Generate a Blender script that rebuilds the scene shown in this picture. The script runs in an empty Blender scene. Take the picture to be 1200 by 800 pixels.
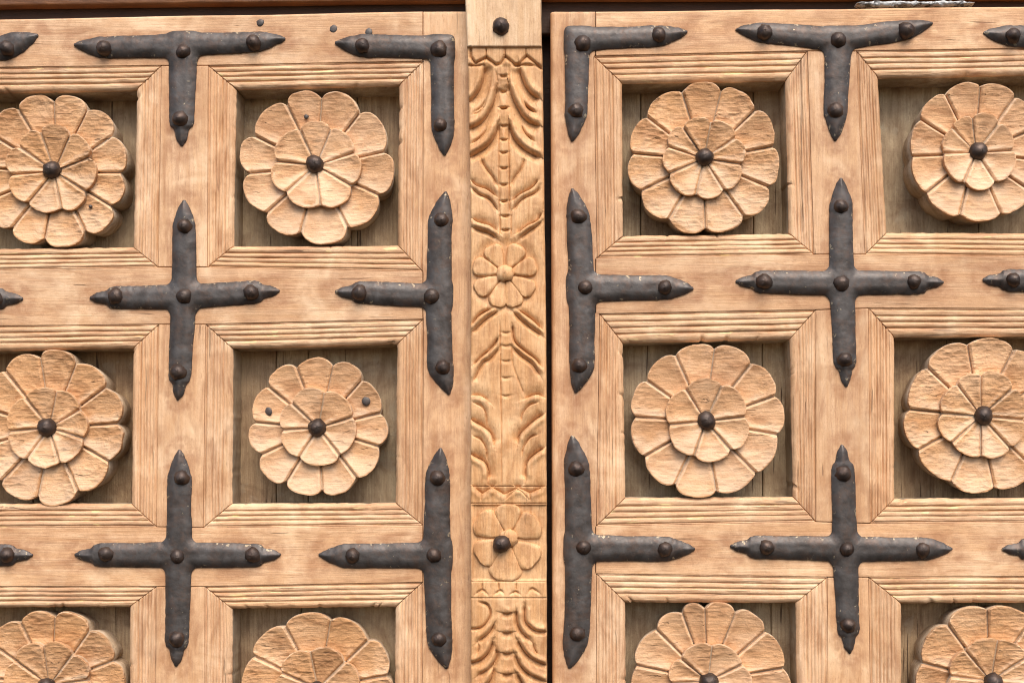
import bpy, math, random
import numpy as np
from math import radians, sin, cos, pi

random.seed(7)
rng = np.random.default_rng(7)
scene = bpy.context.scene

# ------------------------------------------------------------------ camera, world, sun, exposure
# working unit: 1 mm on the door's front plane; u runs right, v runs down, depth runs into the door
CX, CY, D = 650.0, 545.0, 1500.0          # the eye: in front of (CX, CY), D mm away

def W(u, v, dep=0.0):
    k = (D + dep) / D
    return ((CX + (u - CX) * k - 600) / 1000, dep / 1000, (400 - (CY + (v - CY) * k)) / 1000)

cam_d = bpy.data.cameras.new('camera')
cam = bpy.data.objects.new('camera', cam_d)
scene.collection.objects.link(cam)
cam.location = ((CX - 600) / 1000, -D / 1000, (400 - CY) / 1000)
cam.rotation_euler = (radians(90), 0, 0)
cam_d.sensor_width = 36
cam_d.lens = 36 * D / 1200
cam_d.shift_x = (600 - CX) / 1200
cam_d.shift_y = (CY - 400) / 1200
cam_d.clip_start = 0.05
cam_d.clip_end = 200
scene.camera = cam

SUN_ELEV, SUN_AZ = 53.0, 14.0             # azimuth measured from straight in front of the door, to the right
world = bpy.data.worlds.new('World')
scene.world = world
world.use_nodes = True
wn = world.node_tree
bg = wn.nodes['Background']
sky = wn.nodes.new('ShaderNodeTexSky')
sky.sky_type = 'NISHITA'
sky.sun_disc = False
sky.sun_elevation = radians(SUN_ELEV)
sky.sun_rotation = radians(180 - SUN_AZ)
sky.air_density = 1.0
sky.dust_density = 3.0
sky.ozone_density = 0.6
wn.links.new(sky.outputs[0], bg.inputs[0])
bg.inputs[1].default_value = 0.105

sun_d = bpy.data.lights.new('sun', 'SUN')
sun_d.energy = 1.5
sun_d.angle = radians(45)
sun_d.color = (1.0, 0.93, 0.84)
sun = bpy.data.objects.new('sun', sun_d)
scene.collection.objects.link(sun)
from mathutils import Vector
e, a = radians(SUN_ELEV), radians(SUN_AZ)
to_sun = Vector((cos(e) * sin(a), -cos(e) * cos(a), sin(e)))
sun.rotation_euler = to_sun.to_track_quat('Z', 'Y').to_euler()

scene.view_settings.view_transform = 'Standard'
scene.view_settings.look = 'None'
scene.view_settings.gamma = 1
scene.view_settings.use_curve_mapping = False
scene.view_settings.exposure = 1.16
scene.cycles.filter_width = 1.1

# ------------------------------------------------------------------ numpy helpers
_tab = rng.random((257, 257))

def vn(x, y, seed=0):
    x = np.asarray(x, float) + seed * 17.31
    y = np.asarray(y, float) + seed * 9.77
    xi, yi = np.floor(x).astype(int), np.floor(y).astype(int)
    fx, fy = x - xi, y - yi
    fx = fx * fx * (3 - 2 * fx); fy = fy * fy * (3 - 2 * fy)
    a_ = _tab[xi % 256, yi % 256]; b_ = _tab[(xi + 1) % 256, yi % 256]
    c_ = _tab[xi % 256, (yi + 1) % 256]; d_ = _tab[(xi + 1) % 256, (yi + 1) % 256]
    return ((a_ * (1 - fx) + b_ * fx) * (1 - fy) + (c_ * (1 - fx) + d_ * fx) * fy) * 2 - 1

def fbm(x, y, seed=0, o=3):
    s, amp, f = 0, 1, 1
    for k in range(o):
        s = s + amp * vn(np.asarray(x) * f, np.asarray(y) * f, seed + k * 3)
        amp *= .5; f *= 2.03
    return s / 1.75

def smooth(a0, b0, x):
    t = np.clip((x - a0) / (b0 - a0), 0, 1)
    return t * t * (3 - 2 * t)

origin_of = {}

def make_mesh(name, verts, quads, mats, matidx=None, sharp=None):
    me = bpy.data.meshes.new(name)
    verts = np.ascontiguousarray(verts, dtype=np.float32)
    quads = np.ascontiguousarray(quads, dtype=np.int32)
    me.vertices.add(len(verts)); me.vertices.foreach_set('co', verts.ravel())
    n = quads.shape[1]
    me.loops.add(quads.size); me.loops.foreach_set('vertex_index', quads.ravel())
    me.polygons.add(len(quads))
    me.polygons.foreach_set('loop_start', np.arange(0, quads.size, n, dtype=np.int32))
    if matidx is not None:
        me.polygons.foreach_set('material_index', np.ascontiguousarray(matidx, dtype=np.int32))
    me.update(calc_edges=True)
    me.polygons.foreach_set('use_smooth', np.ones(len(quads), dtype=bool))
    for m in mats:
        me.materials.append(m)
    if sharp:
        me.set_sharp_from_angle(angle=radians(sharp))
    me.validate()
    return me

def link(name, me, parent, org):
    ob = bpy.data.objects.new(name, me)
    scene.collection.objects.link(ob)
    ob.parent = parent
    po = origin_of[parent] if parent else np.zeros(3)
    ob.location = tuple(np.asarray(org) - po)
    origin_of[ob] = np.asarray(org, float)
    return ob

def part(name, verts, quads, mats, parent, matidx=None, sharp=None, org=None):
    verts = np.asarray(verts, float)
    if org is None:
        org = (verts.min(0) + verts.max(0)) / 2
    return link(name, make_mesh(name, verts - org, quads, mats, matidx, sharp), parent, org)

def thing(name, org, label, cat):
    ob = bpy.data.objects.new(name, None)
    ob.empty_display_size = 0.05
    scene.collection.objects.link(ob)
    ob.location = org
    origin_of[ob] = np.asarray(org, float)
    ob['label'] = label; ob['category'] = cat; ob['kind'] = 'thing'
    return ob

def grid_quads(n, m):
    i = np.arange(n - 1)[:, None]; j = np.arange(m - 1)[None, :]
    a_ = i * m + j
    return np.stack([a_, a_ + m, a_ + m + 1, a_ + 1], -1).reshape(-1, 4)

def to_world(U, V, DEP, ref=None):
    """plane coordinates (mm) -> metres. ref = the depth at which (u, v) was measured."""
    r = DEP if ref is None else ref
    k = (D + r) / D
    return np.stack([(CX + (U - CX) * k - 600) / 1000, DEP / 1000 + 0 * U, (400 - (CY + (V - CY) * k)) / 1000], -1)

# ------------------------------------------------------------------ materials
def nd(nt, t, **kw):
    n = nt.nodes.new(t)
    for k, v in kw.items():
        setattr(n, k, v)
    return n

def ramp(nt, fac, stops, interp='LINEAR'):
    r = nd(nt, 'ShaderNodeValToRGB')
    r.color_ramp.interpolation = interp
    els = r.color_ramp.elements
    while len(els) < len(stops):
        els.new(0.5)
    for el, (p, c) in zip(els, stops):
        el.position = p
        el.color = (*c, 1) if len(c) == 3 else (c[0],) * 3 + (1,)
    nt.links.new(fac, r.inputs[0])
    return r.outputs[0]

def noise(nt, vec, scale, detail=4, rough=.55, dist=0.0, sc=(1, 1, 1), loc=(0, 0, 0)):
    m = nd(nt, 'ShaderNodeMapping')
    m.inputs['Scale'].default_value = sc
    m.inputs['Location'].default_value = loc
    nt.links.new(vec, m.inputs['Vector'])
    n = nd(nt, 'ShaderNodeTexNoise')
    n.inputs['Scale'].default_value = scale
    n.inputs['Detail'].default_value = detail
    n.inputs['Roughness'].default_value = rough
    n.inputs['Distortion'].default_value = dist
    nt.links.new(m.outputs[0], n.inputs['Vector'])
    return n.outputs['Fac']

def mix(nt, fac, c1, c2, mode='MIX'):
    m = nd(nt, 'ShaderNodeMix', data_type='RGBA', blend_type=mode)
    if isinstance(fac, (int, float)):
        m.inputs[0].default_value = fac
    else:
        nt.links.new(fac, m.inputs[0])
    for c, s in ((c1, m.inputs[6]), (c2, m.inputs[7])):
        if isinstance(c, tuple):
            s.default_value = (*c, 1)
        else:
            nt.links.new(c, s)
    return m.outputs[2]

def math_(nt, op, a_, b_):
    m = nd(nt, 'ShaderNodeMath', operation=op)
    for v, s in ((a_, m.inputs[0]), (b_, m.inputs[1])):
        if isinstance(v, (int, float)):
            s.default_value = v
        else:
            nt.links.new(v, s)
    return m.outputs[0]

def base_mat(name):
    m = bpy.data.materials.new(name)
    m.use_nodes = True
    nt = m.node_tree
    b = nt.nodes['Principled BSDF']
    g = nd(nt, 'ShaderNodeNewGeometry')
    return m, nt, b, g.outputs['Position']

def bump(nt, b, h, strength, dist):
    bp = nd(nt, 'ShaderNodeBump')
    bp.inputs['Strength'].default_value = strength
    bp.inputs['Distance'].default_value = dist
    nt.links.new(h, bp.inputs['Height'])
    nt.links.new(bp.outputs[0], b.inputs['Normal'])

def axis_scale(ax, along, across):
    return tuple(along if i == ax else across for i in range(3))

def wood(name, ax, light, mid, dark, streak=.5, blotch=.35, chips=0.0, rough=.62, bstr=.5, stain=0.0,
         stain_col=(.16, .085, .045), crack=.5, pores=.4, cross=1.0, lit_dust=0.0, lit_dust_col=(.74, .58, .41), peel=0.0, peel_col=(.42, .38, .29), fig=.35, worn=.6, vary=.65, gouge=0.0, halo=False):
    m, nt, b, P = base_mat(name)
    fine = noise(nt, P, 1, 5, .68, 0.2, axis_scale(ax, 17, 460 * cross))
    mid_n = noise(nt, P, 1, 5, .6, 0.35, axis_scale(ax, 3.2, 95 * cross))
    grit = noise(nt, P, 640, 3, .7)
    big = noise(nt, P, 9, 4, .6, .5)
    big2 = noise(nt, P, 31, 4, .62, .3, loc=(3, 7, 1))
    c = ramp(nt, mid_n, [(.22, mid), (.58, light), (.80, tuple(min(.9, x * 1.06) for x in light))])
    c = mix(nt, math_(nt, 'MULTIPLY', ramp(nt, fine, [(.36, (1,)), (.60, (0,))]), streak), c, dark)
    c = mix(nt, math_(nt, 'MULTIPLY', ramp(nt, grit, [(.36, (1,)), (.5, (0,))]), .22), c, dark)
    c = mix(nt, math_(nt, 'MULTIPLY', ramp(nt, grit, [(.56, (0,)), (.72, (1,))]), .22), c, (.86, .68, .48)) if name[:3] not in ('dar', 'red') else c
    c = mix(nt, math_(nt, 'MULTIPLY', ramp(nt, big, [(.40, (0,)), (.68, (1,))]), blotch), c, mid)
    c = mix(nt, math_(nt, 'MULTIPLY', ramp(nt, big2, [(.47, (0,)), (.68, (1,))]), blotch * .8), c, dark)
    wr = noise(nt, P, 12, 4, .6, .6, loc=(7, 3, 8))
    c = mix(nt, math_(nt, 'MULTIPLY', ramp(nt, wr, [(.50, (0,)), (.66, (1,))]), worn), c, tuple(min(.88, x * 1.16 + .06) for x in light))
    fg = noise(nt, P, 1, 3, .55, 2.6, axis_scale(ax, 7, 42 * cross), loc=(1, 3, 6))
    c = mix(nt, math_(nt, 'MULTIPLY', ramp(nt, fg, [(.50, (0,)), (.58, (1,)), (.62, (.2,)), (.72, (.8,))]), fig), c, mid)
    rd = noise(nt, P, 1, 4, .62, .8, axis_scale(ax, 14, 60), loc=(8, 6, 2))
    c = mix(nt, math_(nt, 'MULTIPLY', ramp(nt, rd, [(.50, (0,)), (.68, (1,))]), fig * 1.5), c, dark)
    if stain:
        st = noise(nt, P, 16, 5, .65, 1.2, loc=(11, 2, 5))
        c = mix(nt, math_(nt, 'MULTIPLY', ramp(nt, st, [(.48, (0,)), (.66, (1,))]), stain), c, stain_col)
    if peel:
        pe = noise(nt, P, 24, 5, .6, .4, loc=(6, 6, 1))
        c = mix(nt, math_(nt, 'MULTIPLY', ramp(nt, pe, [(.60, (0,)), (.63, (1,))]), peel), c, peel_col)
    po = noise(nt, P, 1, 2, .5, 0, axis_scale(ax, 110, 900))
    c = mix(nt, math_(nt, 'MULTIPLY', ramp(nt, po, [(.30, (1,)), (.38, (0,))]), pores), c, dark)
    cr = noise(nt, P, 1, 2, .5, .6, axis_scale(ax, 9, 210), loc=(5, 1, 9))
    crf = ramp(nt, cr, [(.275, (1,)), (.300, (0,))])
    c = mix(nt, math_(nt, 'MULTIPLY', crf, crack), c, (.055, .028, .016))
    if chips:
        ch = noise(nt, P, 1, 3, .6, .3, axis_scale(ax, 30, 200), loc=(2, 8, 4))
        c = mix(nt, math_(nt, 'MULTIPLY', ramp(nt, ch, [(.655, (0,)), (.685, (1,))]), chips), c, (.82, .62, .30))
    oi = nd(nt, 'ShaderNodeObjectInfo')
    c = mix(nt, vary, c, ramp(nt, oi.outputs['Random'], [(0, (.80, .74, .68)), (.5, (1, 1, 1)), (1, (1, .93, .84))]), 'MULTIPLY')
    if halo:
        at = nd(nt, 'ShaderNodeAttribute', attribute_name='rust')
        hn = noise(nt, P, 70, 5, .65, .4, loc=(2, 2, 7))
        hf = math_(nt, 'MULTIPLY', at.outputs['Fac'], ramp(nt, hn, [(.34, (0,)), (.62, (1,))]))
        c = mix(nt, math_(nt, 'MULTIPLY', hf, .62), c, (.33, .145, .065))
    if lit_dust:
        gn = nd(nt, 'ShaderNodeNewGeometry')
        sp = nd(nt, 'ShaderNodeSeparateXYZ')
        nt.links.new(gn.outputs['Normal'], sp.inputs[0])
        df = ramp(nt, math_(nt, 'ADD', sp.outputs[2], math_(nt, 'MULTIPLY', math_(nt, 'SUBTRACT', big2, .5), .5)), [(.0, (0,)), (.26, (1,)), (.42, (1,)), (.60, (.2,))])
        c = mix(nt, math_(nt, 'MULTIPLY', df, lit_dust), c, lit_dust_col)  # pale dust on up-facing slopes also paints them as better lit
    nt.links.new(c, b.inputs['Base Color'])
    rr = math_(nt, 'ADD', math_(nt, 'MULTIPLY', fine, .22), rough - .11)
    nt.links.new(rr, b.inputs['Roughness'])
    b.inputs['Specular IOR Level'].default_value = .35
    h = math_(nt, 'ADD', math_(nt, 'MULTIPLY', fine, .75), math_(nt, 'MULTIPLY', mid_n, .3))
    h = math_(nt, 'ADD', h, math_(nt, 'MULTIPLY', grit, .22))
    h = math_(nt, 'ADD', h, math_(nt, 'MULTIPLY', big2, .5))
    h = math_(nt, 'SUBTRACT', h, math_(nt, 'MULTIPLY', crf, 1.0))
    if gouge:
        vo = nd(nt, 'ShaderNodeTexVoronoi')
        vm = nd(nt, 'ShaderNodeMapping')
        vm.inputs['Scale'].default_value = (95, 95, 210)
        nt.links.new(P, vm.inputs['Vector'])
        nt.links.new(vm.outputs[0], vo.inputs['Vector'])
        vo.inputs['Scale'].default_value = 1.0
        h = math_(nt, 'ADD', h, math_(nt, 'MULTIPLY', math_(nt, 'MULTIPLY', vo.outputs['Distance'], gouge * 2.2), ramp(nt, big2, [(.35, (.05,)), (.65, (1,))])))
    bump(nt, b, h, bstr, .0016)
    return m

L_, M_, D_ = (.75, .50, .305), (.62, .355, .175), (.31, .135, .058)
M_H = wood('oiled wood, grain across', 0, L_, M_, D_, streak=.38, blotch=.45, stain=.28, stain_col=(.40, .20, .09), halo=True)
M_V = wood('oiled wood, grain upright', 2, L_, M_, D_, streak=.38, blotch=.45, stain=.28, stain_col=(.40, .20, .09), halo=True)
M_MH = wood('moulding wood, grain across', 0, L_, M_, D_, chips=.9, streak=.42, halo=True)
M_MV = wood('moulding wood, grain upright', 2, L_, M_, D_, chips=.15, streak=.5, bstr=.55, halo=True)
M_JAMB = wood('greyed wood of the reveals', 2, (.50, .42, .31), (.38, .29, .18), (.18, .11, .065), blotch=.6, stain=.5)
PD = dict(lit_dust=.40, vary=.8)
M_PETAL = wood('petal wood', 0, (.69, .415, .22), (.58, .30, .125), (.30, .125, .045), streak=.28, blotch=.6, rough=.7, bstr=1.0, gouge=.55, crack=.3, pores=.3, cross=.8, **PD)
M_PETAL2 = wood('paler petal wood', 0, (.71, .44, .25), (.60, .325, .15), (.34, .15, .06), streak=.18, blotch=.55, rough=.72, bstr=.9, gouge=.35, crack=.15, pores=.35, cross=.6, **PD)
M_DUST = wood('dusty pale wood', 0, (.62, .49, .36), (.50, .37, .24), (.27, .17, .095), streak=.35, blotch=.6, rough=.8, bstr=.6, stain=.35)
M_PANEL = wood('weathered panel wood', 2, (.50, .37, .225), (.38, .255, .145), (.15, .085, .044), streak=.55, blotch=.5, rough=.72, bstr=.8, stain=.55, stain_col=(.13, .062, .03), crack=.8, peel=.2, worn=.3)
M_PANEL2 = wood('greyer panel wood', 2, (.52, .42, .28), (.40, .295, .18), (.17, .105, .058), streak=.5, blotch=.5, rough=.75, bstr=.8, stain=.5, stain_col=(.14, .07, .034), crack=.8, peel=.25, worn=.3)
M_POST = wood('carved post wood', 2, (.74, .45, .225), (.60, .30, .115), (.29, .115, .038), streak=.45, blotch=.5, rough=.55, bstr=.5, crack=.25, vary=.3, gouge=.2)
M_POSTB = wood('paler head block wood', 2, (.76, .54, .34), (.63, .39, .20), (.33, .16, .07), streak=.35, blotch=.35, rough=.6, bstr=.5, crack=.2, vary=.0)
M_LINTEL = wood('red brown lintel wood', 0, (.20, .075, .02), (.14, .05, .014), (.06, .022, .008), rough=.5, worn=0, vary=0)
M_DARK = wood('dark stained rebate wood', 0, (.05, .022, .011), (.035, .016, .008), (.018, .009, .005), rough=.7, worn=0, vary=0)  # near-black colour paints in the shade of the gap above the door

def iron(name, base, hi, wear=.75, rough=.5):
    m, nt, b, P = base_mat(name)
    n1 = noise(nt, P, 55, 5, .6, .3)
    n2 = noise(nt, P, 260, 4, .6)
    n3 = noise(nt, P, 90, 5, .7, .5, loc=(4, 4, 4))
    c = ramp(nt, n1, [(.35, base), (.62, hi)])
    c = mix(nt, math_(nt, 'MULTIPLY', ramp(nt, n3, [(.47, (0,)), (.64, (1,))]), .5), c, (.115, .068, .047))
    n4 = noise(nt, P, 150, 4, .65, loc=(9, 1, 2))
    sp = nd(nt, 'ShaderNodeSeparateXYZ')
    nt.links.new(P, sp.inputs[0])
    rimf = ramp(nt, math_(nt, 'ADD', math_(nt, 'MULTIPLY', sp.outputs[1], 100.0), 1.0), [(.52, (0,)), (.72, (1,))])   # the thin outer rim lies nearest the wood
    th = math_(nt, 'ADD', n4, math_(nt, 'MULTIPLY', rimf, .065))
    c = mix(nt, math_(nt, 'MULTIPLY', ramp(nt, th, [(.675, (0,)), (.715, (1,))]), wear), c, (.40, .32, .21))
    nt.links.new(c, b.inputs['Base Color'])
    b.inputs['Metallic'].default_value = .5
    rr = math_(nt, 'ADD', math_(nt, 'MULTIPLY', n2, .3), rough - .15)
    nt.links.new(rr, b.inputs['Roughness'])
    h = math_(nt, 'ADD', n1, math_(nt, 'MULTIPLY', n2, .45))
    bump(nt, b, h, .34, .0016)
    return m

M_IRON = iron('forged iron', (.050, .041, .036), (.095, .084, .078))
M_NAIL = iron('nail iron', (.034, .022, .017), (.066, .047, .038), wear=.2, rough=.48)
M_LEAD = iron('dull plug metal', (.075, .065, .06), (.12, .105, .095), wear=.1, rough=.6)

def flake():
    m, nt, b, P = base_mat('flaking pale paint')
    n = noise(nt, P, 130, 5, .7, .6)
    nt.links.new(ramp(nt, n, [(.42, (.10, .09, .08)), (.52, (.55, .54, .52))]), b.inputs['Base Color'])
    b.inputs['Roughness'].default_value = .7
    bump(nt, b, n, .8, .003)
    return m
M_FLAKE = flake()

# ------------------------------------------------------------------ joinery
def samples(n_len, step, bev):
    n = max(2, int(n_len / step))
    core = np.linspace(bev * 2, n_len - bev * 2, n)
    s = np.concatenate([[0, bev * .45, bev], core, [n_len - bev, n_len - bev * .45, n_len]])
    return np.clip(s / n_len, 0, 1)

GROOVES = [(.05, 1.0), (.27, 1.0), (.475, 1.15), (.69, 1.25)]
GROOVES_UP = [(.05, 1.15), (.20, .7), (.30, 1.0), (.42, .75), (.53, 1.0), (.66, 1.1), (.77, .6)]

def moulding(parent, o0, o1, i0, i1, mat, depth=2.2, seed=0, ragged=.5, name='moulding'):
    """a mitred moulding strip: outer edge o0-o1 (against the flat), inner edge i0-i1 (at the opening)."""
    o0, o1, i0, i1 = [np.array(p, float) for p in (o0, o1, i0, i1)]
    Ls = np.linalg.norm(o1 - o0); Lt = np.linalg.norm((i0 + i1 - o0 - o1) / 2)
    s = samples(Ls, 3.0, .9)
    t = np.concatenate([[0, .012], np.linspace(.03, .97, 56), [.985, 1]])
    S, T = np.meshgrid(s, t, indexing='ij')
    gap = .35 / Ls
    S2 = gap + S * (1 - 2 * gap)
    A = o0 + (o1 - o0) * S2[..., None]
    B = i0 + (i1 - i0) * S2[..., None]
    Q = A + (B - A) * T[..., None]
    along = S * Ls
    wob = fbm(along / 80, T * 0, seed, 3) * .7
    nrm = ((i0 + i1) - (o0 + o1)); nrm = nrm / np.linalg.norm(nrm)
    Q = Q + nrm * (wob * smooth(0, .3, T) * smooth(0, .06, S) * smooth(1, .94, S))[..., None]
    Q = Q + nrm * (fbm(along / 7, T * 2, seed + 5, 2) * ragged * smooth(.8, 1, T))[..., None]
    y = np.zeros_like(S)
    for gt, gd in (GROOVES_UP if abs(o1[1] - o0[1]) > abs(o1[0] - o0[0]) else GROOVES):
        gt2 = gt + fbm(along / 90, T * 0 + gt * 9, seed + 2, 2) * .010
        dd = (T - gt2) * Lt
        y += depth * gd * np.exp(-np.abs(dd / .95) ** 1.3) * np.clip(1 + .8 * fbm(along / 34, T * 0 + gt * 5, seed + 3, 3), .15, 1.7)
    bite = np.clip(fbm(along / 11, T * 0, seed + 21, 3) - .42, 0, 1) * smooth(.62, .98, T)
    Q = Q - nrm * (bite * 6.0)[..., None]
    y += bite * 7.0
    y += 1.0 * smooth(.0, .9, T)                               # the moulding sinks a little to the opening
    y += 4.2 * np.clip((T - .78) / .22, 0, 1) ** 2.6 * 1.0      # rounded inner arris
    y += .35 * fbm(along / 40, T * 14, seed + 7, 3) + .22 * fbm(along / 6, T * 20, seed + 8, 2)
    es = np.minimum(S, 1 - S) * Ls
    y += .9 * (1 - np.clip(es / 1.1, 0, 1)) ** 2
    y += .9 * (1 - np.clip(T * Lt / .8, 0, 1)) ** 2
    # skirts
    n, m = S.shape
    U = np.pad(Q[..., 0], ((1, 1), (1, 2)), mode='edge'); V = np.pad(Q[..., 1], ((1, 1), (1, 2)), mode='edge')
    Y = np.pad(y, ((1, 1), (1, 2)), mode='edge')
    Y[0, :] = np.maximum(Y[0, :], 9); Y[-1, :] = np.maximum(Y[-1, :], 9)
    Y[:, 0] = 9; Y[:, -1] = 50; Y[:, -2] += 1.5
    v = to_world(U, V, Y, 0.0).reshape(-1, 3)
    q = grid_quads(n + 2, m + 3)
    mi = np.zeros((n + 1, m + 2), int); mi[:, -1] = 1
    return part(name, v, q, [mat, M_JAMB], parent, mi.ravel(), 42)

def flat(name, parent, e0, e1, mat, seed=0, r0=1.0, r1=1.0, rs=1.0, back=30.0, gap=.35, step=2.5, amp=.7):
    """a board between two edges given as polylines (lists of (u, v)); r0, r1, rs = rounding of the edges in mm."""
    def res(e, s):
        e = np.array(e, float)
        d = np.concatenate([[0], np.cumsum(np.linalg.norm(np.diff(e, axis=0), axis=1))]); d /= d[-1]
        return np.stack([np.interp(s, d, e[:, 0]), np.interp(s, d, e[:, 1])], -1)
    Ls = sum(np.linalg.norm(np.subtract(e0[k + 1], e0[k])) for k in range(len(e0) - 1))
    Lt = np.linalg.norm((np.add(e1[0], e1[-1]) - np.add(e0[0], e0[-1])) / 2)
    s = samples(Ls, step, max(rs, .8)); t = samples(Lt, step, max(r0, r1, .8) * .6)
    t = np.unique(np.concatenate([t, np.linspace(0, 1, 9) * min(.5, 1.2 * r0 / Lt), 1 - np.linspace(0, 1, 9) * min(.5, 1.2 * r1 / Lt)]))
    S, T = np.meshgrid(s, t, indexing='ij')
    gs, gt = gap / Ls, gap / Lt
    A = res(e0, gs + s * (1 - 2 * gs))[:, None, :]; B = res(e1, gs + s * (1 - 2 * gs))[:, None, :]
    Q = A + (B - A) * (gt + T * (1 - 2 * gt))[..., None]
    al, ac = S * Ls, T * Lt
    y = amp * fbm(al / 90, ac / 30, seed, 3) + .18 * fbm(al / 14, ac / 3.5, seed + 4, 3)
    def rnd(dist, r):
        x = np.clip(dist / r, 0, 1)
        return r * (1 - np.sqrt(np.clip(1 - (1 - x) ** 2, 0, 1)))
    y += rnd(ac, r0) + rnd(Lt - ac, r1) + rnd(np.minimum(al, Ls - al), rs)
    n, m = S.shape
    U = np.pad(Q[..., 0], 1, mode='edge'); V = np.pad(Q[..., 1], 1, mode='edge'); Y = np.pad(y, 1, mode='edge')
    Y[0, :] = Y[-1, :] = back; Y[:, 0] = Y[:, -1] = back
    v = to_world(U, V, Y, 0.0).reshape(-1, 3)
    return part(name, v, grid_quads(n + 2, m + 2), [mat], parent, None, 42)

def slab(name, parent, u0, u1, v0, v1, d0, d1, mat, seed=0, slope=0.0):
    """a plain board of the door's back or frame; d0 front depth, d1 back depth, (u, v) measured at d0."""
    s = samples(u1 - u0, 6, 1.2); t = samples(v1 - v0, 6, 1.2)
    S, T = np.meshgrid(s, t, indexing='ij')
    U = u0 + (u1 - u0) * S; V = v0 + (v1 - v0) * T + slope * (U - u0)
    y = d0 + .8 * fbm(U / 12, V / 120, seed, 3)
    ed = np.minimum(np.minimum(S, 1 - S) * (u1 - u0), np.minimum(T, 1 - T) * (v1 - v0))
    y += 1.2 * (1 - np.clip(ed / 1.4, 0, 1)) ** 2
    n, m = S.shape
    U = np.pad(U, 1, mode='edge'); V = np.pad(V, 1, mode='edge'); Y = np.pad(y, 1, mode='edge')
    Y[0, :] = Y[-1, :] = d1; Y[:, 0] = Y[:, -1] = d1
    return part(name, to_world(U, V, Y, d0).reshape(-1, 3), grid_quads(n + 2, m + 2), [mat], parent, None, 42)

# ------------------------------------------------------------------ the two door leaves
leaf_l = thing('door_leaf', W(240, 960, 25), 'carved wooden door leaf left of the post, its stile running under the post', 'door')
leaf_r = thing('door_leaf', W(960, 960, 25), 'carved wooden door leaf right of the post, beyond the narrow dark gap', 'door')

# openings: inner corners TL TR BR BL, then outer (mitre) corners TL TR BR BL
CELLS = {
 'A1': [(-31, 109), (159, 105), (155, 289), (-33, 291), (-62, 80), (189, 77), (185, 313), (-62, 317)],
 'B1': [(276, 104), (467, 100), (466, 287), (273, 288), (244, 77), (496, 72), (495, 318), (243, 313)],
 'A2': [(-33, 411), (155, 408), (153, 590), (-34, 590), (-62, 383), (186, 380), (183, 617), (-62, 618)],
 'B2': [(272, 408), (465, 403), (463, 589), (271, 590), (241, 380), (496, 374), (495, 615), (238, 618)],
 'A3': [(-34, 712), (151, 711), (150, 893), (-34, 893), (-62, 687), (183, 687), (181, 921), (-62, 921)],
 'B3': [(271, 713), (463, 711), (462, 893), (271, 893), (240, 687), (495, 682), (495, 921), (240, 921)],
 'C1': [(729, 97), (921, 94), (925, 273), (730, 276), (696, 66), (946, 60), (954, 298), (700, 302)],
 'D1': [(1030, 91), (1228, 87), (1234, 273), (1040, 272), (1004, 60), (1258, 56), (1262, 301), (1014, 298)],
 'C2': [(730, 402), (926, 397), (930, 582), (733, 583), (703, 368), (956, 363), (956, 611), (699, 616)],
 'D2': [(1049, 395), (1236, 393), (1238, 583), (1049, 584), (1018, 361), (1266, 362), (1268, 611), (1020, 613)],
 'C3': [(733, 706), (933, 706), (936, 890), (734, 890), (699, 672), (970, 676), (968, 918), (700, 918)],
 'D3': [(1057, 707), (1242, 706), (1243, 890), (1058, 890), (1018, 676), (1272, 675), (1272, 918), (1022, 918)],
}

seed_i = [0]
def sd():
    seed_i[0] += 1
    return seed_i[0] * 1.37

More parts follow.
